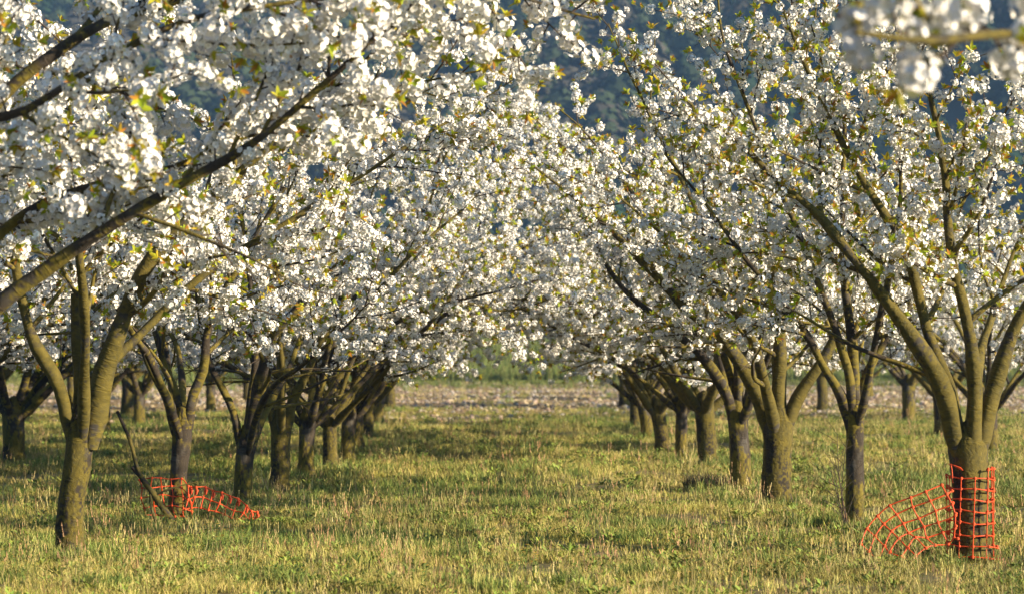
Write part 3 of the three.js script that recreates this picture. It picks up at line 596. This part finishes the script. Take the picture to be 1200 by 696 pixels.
// ---------------------------------------------------------------- orange barrier nets
const netMaterial = new THREE.MeshPhysicalMaterial({ color: rgb(0.66, 0.075, 0.014), roughness: 0.5, specularIntensity: 0.7, side: THREE.DoubleSide }); netMaterial.name = 'orange_plastic';
function strand(parent, pts, w, name = 'strand') {
  const p = resample(pts, 0.03), bag = new Bag();
  bag.tube(p, p.map(() => w), 5, { flat: 0.8 });
  for (const k of pts) {                       // a thicker knot where the strands cross
    const g = [V(0, -w * 1.5, 0), V(0, -w * 0.6, 0), V(0, w * 0.6, 0), V(0, w * 1.5, 0)].map((q) => q.add(k));
    bag.tube(g, [w * 0.9, w * 2.3, w * 2.3, w * 0.9], 7);
  }
  return part(name, bag.build(), netMaterial, parent);
}
{
  const net = new THREE.Group(), X = 3.58, Z = -20;
  net.position.set(X, groundHeight(X, Z), Z);
  const rad = 0.178, rows = [0.73, 0.655, 0.57, 0.487, 0.40, 0.31, 0.215, 0.13, 0.045], wrap = (a, y, k = 0) => V(Math.sin(a) * (rad + k), y, Math.cos(a) * (rad + k));
  const angles = [-1.75, -1.2, -0.55, 0.05, 0.68, 1.25, 1.85, 2.5];
  rows.forEach((y, j) => {
    const use = angles.filter((a) => (j === 0 ? a > 0.6 : true)), flare = j > 6 ? 0.035 : 0;
    strand(net, use.map((a, k) => wrap(a - j * 0.018, y + Math.sin(k * 1.9 + j) * 0.007 - 0.012 * Math.sin(a), 0.004 * Math.sin(j * 2 + k) + (a > 0.5 ? flare : 0))), 0.0068);
  });
  for (const a of angles) strand(net, rows.slice(a > 0.6 ? 0 : 1).map((y, k) => wrap(a - (k + (a > 0.6 ? 0 : 1)) * 0.018, y, 0.004)), 0.0054);
  // loose flap, draped down to the grass
  const R = [
    [null, [-0.249, 0.606], [-0.384, 0.556], [-0.504, 0.511], [-0.645, 0.451], [-0.752, 0.368], [-0.839, 0.270], [-0.900, 0.162]],
    [[-0.165, 0.56], [-0.213, 0.532], [-0.352, 0.487], [-0.477, 0.431], [-0.594, 0.384], [-0.705, 0.306], [-0.785, 0.207], [-0.839, 0.102]],
    [[-0.162, 0.465], [-0.186, 0.451], [-0.316, 0.397], [-0.439, 0.357], [-0.551, 0.314], [-0.647, 0.243], [-0.722, 0.149], [-0.776, 0.042]],
    [[-0.150, 0.385], [-0.159, 0.373], [-0.285, 0.320], [-0.403, 0.279], [-0.510, 0.243], [-0.591, 0.192], [-0.674, 0.092], [-0.71, 0.02]],
    [[-0.150, 0.30], [-0.157, 0.28], [-0.247, 0.243], [-0.369, 0.210], [-0.459, 0.203], [-0.540, 0.136], [-0.60, 0.06], [-0.64, 0.01]],
    [[-0.150, 0.20], [-0.158, 0.19], [-0.213, 0.163], [-0.31, 0.14], [-0.40, 0.12], [-0.47, 0.08], [-0.52, 0.03], [-0.56, 0.005]],
  ].map((row, j) => row.map((q, i) => q && V(q[0] + (hash2(i, j, 5) - 0.5) * 0.022, q[1] + (hash2(i, j, 6) - 0.5) * 0.022, 0.11 + 0.05 * Math.sin(i * 0.9 + j * 0.5) + i * 0.018 + j * 0.02)));
  for (const row of R) strand(net, row.filter(Boolean), 0.0072);
  for (let i = 1; i < 8; i++) strand(net, R.map((row) => row[i]), 0.0066);
  const torn = new Bag().tube([V(-0.19, 0.765, 0.08), V(-0.15, 0.755, 0.13), V(-0.11, 0.735, 0.165), V(-0.09, 0.72, 0.175)], [0.004, 0.012, 0.024, 0.010], 6, { flat: 0.35 });
  part('torn_end', torn.build(), netMaterial, net);
  part('torn_end', new Bag().tube([V(-0.17, 0.765, 0.1), V(-0.16, 0.72, 0.1), V(-0.155, 0.62, 0.11)], [0.005, 0.004, 0.004], 5).build(), netMaterial, net);
  thing(net, 'barrier_net', 'orange plastic barrier net wrapped round a thick trunk with a flap spread on the grass', 'barrier net');
}
{
  const net = new THREE.Group(), X = -3.2, Z = -24.6;
  net.position.set(X, groundHeight(X, Z), Z);
  const top = [[-0.34, 0.42], [-0.24, 0.425], [-0.15, 0.43], [-0.06, 0.42], [0.04, 0.41], [0.12, 0.38]], rnd = random(7);
  const bodyRows = [0, 1, 2, 3, 4].map((j) => top.map(([x, y], i) => V(x + 0.01 * j + (rnd() - 0.5) * 0.03, y - j * 0.088 + (rnd() - 0.5) * 0.03 - (i > 4 ? 0.02 : 0), 0.17 + 0.06 * Math.sin(i * 1.3 + j * 0.8))));
  for (const row of bodyRows) strand(net, row, 0.0068);
  for (let i = 0; i < 6; i++) strand(net, bodyRows.map((r) => r[i]), 0.006);
  const flap = [[0.13, 0.215], [0.19, 0.22], [0.27, 0.215], [0.35, 0.19], [0.43, 0.165], [0.50, 0.135], [0.58, 0.10], [0.65, 0.05], [0.71, 0.02], [0.77, 0.0]];
  const flapRows = [0, 1, 2].map((j) => flap.map(([x, y], i) => V(x - j * 0.02 + (rnd() - 0.5) * 0.025, Math.max(0.04, y + 0.11 - j * (0.105 - i * 0.004) + (rnd() - 0.5) * 0.035), 0.16 + 0.05 * Math.sin(i * 1.7 + j) + j * 0.03)));
  for (const row of flapRows) strand(net, row, 0.0068);
  for (let i = 0; i < flap.length; i++) {
    strand(net, flapRows.map((r) => r[i]), 0.006);
    const k = flapRows[0][i], b = new Bag().tube([k.clone(), k.clone().add(V(0.012, -0.03, 0.01)), k.clone().add(V(0.005, -0.07, 0.015))], [0.006, 0.02, 0.008], 5, { flat: 0.3 });
    part('bunched_fold', b.build(), netMaterial, net);
  }
  thing(net, 'barrier_net', 'orange plastic barrier net slumped in folds at the foot of a slim trunk', 'barrier net');

  const wood = new THREE.Group();
  wood.position.set(X, groundHeight(X, Z), Z);
  const bump = (s) => (a, k) => 1 + (noise2(Math.cos(a) * 1.5 + s, Math.sin(a) * 1.5 + k * 0.6, 4) - 0.5) * 0.5;
  part('stem', new Bag().tube(resample([V(0.02, -0.03, 0.26), V(-0.1, 0.12, 0.27), V(-0.22, 0.29, 0.25), V(-0.34, 0.45, 0.24), V(-0.41, 0.53, 0.24)], 0.03), new Array(40).fill(0).map((_, k) => 0.033 - k * 0.0004), 9, { bump: bump(1) }).build(), deadWood, wood);
  part('branch', new Bag().tube(resample([V(-0.31, 0.40, 0.24), V(-0.355, 0.50, 0.25), V(-0.40, 0.66, 0.24), V(-0.46, 0.84, 0.22), V(-0.565, 1.06, 0.2)], 0.03), new Array(40).fill(0).map((_, k) => 0.02 - k * 0.0002), 8, { bump: bump(5) }).build(), deadWood, wood);
  part('branch', new Bag().tube(resample([V(-0.2, 0.26, 0.25), V(-0.05, 0.33, 0.28), V(0.1, 0.37, 0.27), V(0.22, 0.4, 0.24)], 0.03), new Array(40).fill(0).map((_, k) => 0.012 - k * 0.0005), 7).build(), deadWood, wood);
  part('branch', new Bag().tube(resample([V(-0.24, 0.3, 0.25), V(-0.22, 0.15, 0.3), V(-0.16, -0.02, 0.33)], 0.03), new Array(40).fill(0.014), 7).build(), deadWood, wood);
  thing(wood, 'dead_branch', 'broken grey dead branch leaning up out of the slumped orange net', 'dead branch');
}

// ---------------------------------------------------------------- small things on the orchard floor
{
  // bare shoot beside the slim trunk
  const rnd = random(71), shoot = new THREE.Group(), X = 3.1, Z = -23.6;
  shoot.position.set(X, groundHeight(X, Z), Z);
  for (let k = 0; k < 6; k++) {
    const a = Math.PI * (0.75 + rnd() * 0.5), stem = walk(V((rnd() - 0.5) * 0.05, -0.02, (rnd() - 0.5) * 0.05), V(Math.cos(a) * 0.3, 1, (rnd() - 0.5) * 0.3), 0.45 + rnd() * 0.5, 0.14, 0, rnd, 0.08), b = new Bag();
    b.tube(stem, taper(stem, 0.0045, 0.002), 4);
    for (let j = 2; j < stem.length - 1; j++) if (rnd() < 0.75) { const tw = walk(stem[j], V(rnd() - 0.6, 0.25, rnd() - 0.5), 0.15 + rnd() * 0.25, 0.14, 0, rnd, 0.07); b.tube(tw, taper(tw, 0.0028, 0.0016), 3); }
    part('stem', b.build(), twigBark, shoot);
  }
  thing(shoot, 'bare_shoots', 'leafless grey shoots sprouting beside the slim straight trunk', 'shoots');

  // dead grass clump
  const clump = new THREE.Group(), cx = 2.32, cz = -30.6;
  clump.position.set(cx, groundHeight(cx, cz), cz);
  const dark = [rgb(0.07, 0.055, 0.03), rgb(0.045, 0.04, 0.025), rgb(0.11, 0.08, 0.04), rgb(0.05, 0.06, 0.02)];
  const cm = new THREE.MeshStandardMaterial({ vertexColors: true, roughness: 1, side: THREE.DoubleSide }); cm.name = 'dead_stems';
  part('stems', grassTuft(91, 1000, 0.25, 0.08, 0.36, 0.006, 0.9, dark), cm, clump, 'stuff');
  thing(clump, 'dead_grass_clump', 'dark clump of dead stems at the foot of a mossy trunk', 'dead grass');

  // yellow wildflowers
  const flowerPlant = new THREE.Group(), fb = new Bag(), stem = new Bag(), fr = random(15);
  for (let k = 0; k < 4; k++) {
    const p = V((fr() - 0.5) * 0.08, 0, (fr() - 0.5) * 0.08), t = p.clone().add(V((fr() - 0.5) * 0.06, 0.1 + fr() * 0.11, (fr() - 0.5) * 0.06));
    stem.tube([p, p.clone().lerp(t, 0.5).add(V(0.006, 0, 0.004)), t], [0.0022, 0.0018, 0.0014], 4);
    for (let j = 0; j < 8; j++) { const a = j * 0.785, n = V(0, 1, 0); leaf(fb, t.clone(), V(Math.cos(a), 0.35, Math.sin(a)).normalize(), n, 0.014, 0.009, rgb(0.72, 0.46, 0.02)); }
    for (let j = 0; j < 3; j++) { const a = fr() * 6.28; leaf(stem, p.clone().lerp(t, 0.3 + j * 0.2), V(Math.cos(a), 0.6, Math.sin(a)).normalize(), V(0, 1, 0), 0.04, 0.01, rgb(0.12, 0.18, 0.03)); }
  }
  stem.c = [];
  const stemM = new THREE.MeshStandardMaterial({ color: rgb(0.13, 0.19, 0.035), roughness: 0.9, side: THREE.DoubleSide }); stemM.name = 'green_stem';
  const fm = new THREE.MeshPhysicalMaterial({ vertexColors: true, roughness: 0.8, transmission: 0.3, thickness: 0, side: THREE.DoubleSide }); fm.name = 'yellow_petals';
  part('stem', stem.build(), stemM, flowerPlant); part('petals', fb.build(), fm, flowerPlant);
  const spots = [];
  for (let k = 0; k < 60; k++) { const dd = 16.9 + Math.pow(fr(), 1.6) * 5, x = (fr() * 2 - 1) * dd * 0.2; spots.push([x, -dd]); }
  spots.forEach(([x, z], k) => {
    const f = k ? flowerPlant.clone() : flowerPlant;
    f.position.set(x, groundHeight(x, z), z); f.rotation.y = fr() * 6.28; f.scale.setScalar(0.7 + fr() * 0.6);
    thing(f, 'yellow_wildflower', 'small yellow wildflower growing in the straw grass', 'wildflower', 'yellow wildflowers in the grass');
  });
  // pale stones in the grass
  const sg = new THREE.IcosahedronGeometry(1, 2), sp = sg.attributes.position;
  for (let i = 0; i < sp.count; i++) { const f = 0.7 + 0.5 * fbm(sp.getX(i) * 1.4 + 5, sp.getY(i) * 1.4 + sp.getZ(i) * 2.1 + 9, 3, 3); sp.setXYZ(i, sp.getX(i) * f, sp.getY(i) * f * 0.7, sp.getZ(i) * f); }
  sg.computeVertexNormals();
  const sm = new THREE.MeshStandardMaterial({ color: rgb(0.5, 0.42, 0.3), roughness: 0.95 }); sm.name = 'pale_stone';
  [[1.92, -22.6, 0.05], [-3.9, -21.2, 0.05], [0.55, -24.5, 0.04], [1.3, -28, 0.05], [-1.4, -19.6, 0.035]].forEach(([x, z, s], k) => {
    const m = shade(new THREE.Mesh(sg, sm)); m.position.set(x, groundHeight(x, z) + s * 0.3, z); m.scale.set(s, s * 0.9, s * 1.1); m.rotation.y = k;
    thing(m, 'field_stone', 'pale stone lying in the short grass', 'stone', 'pale stones in the grass');
  });
}
renderer.render(scene, camera);
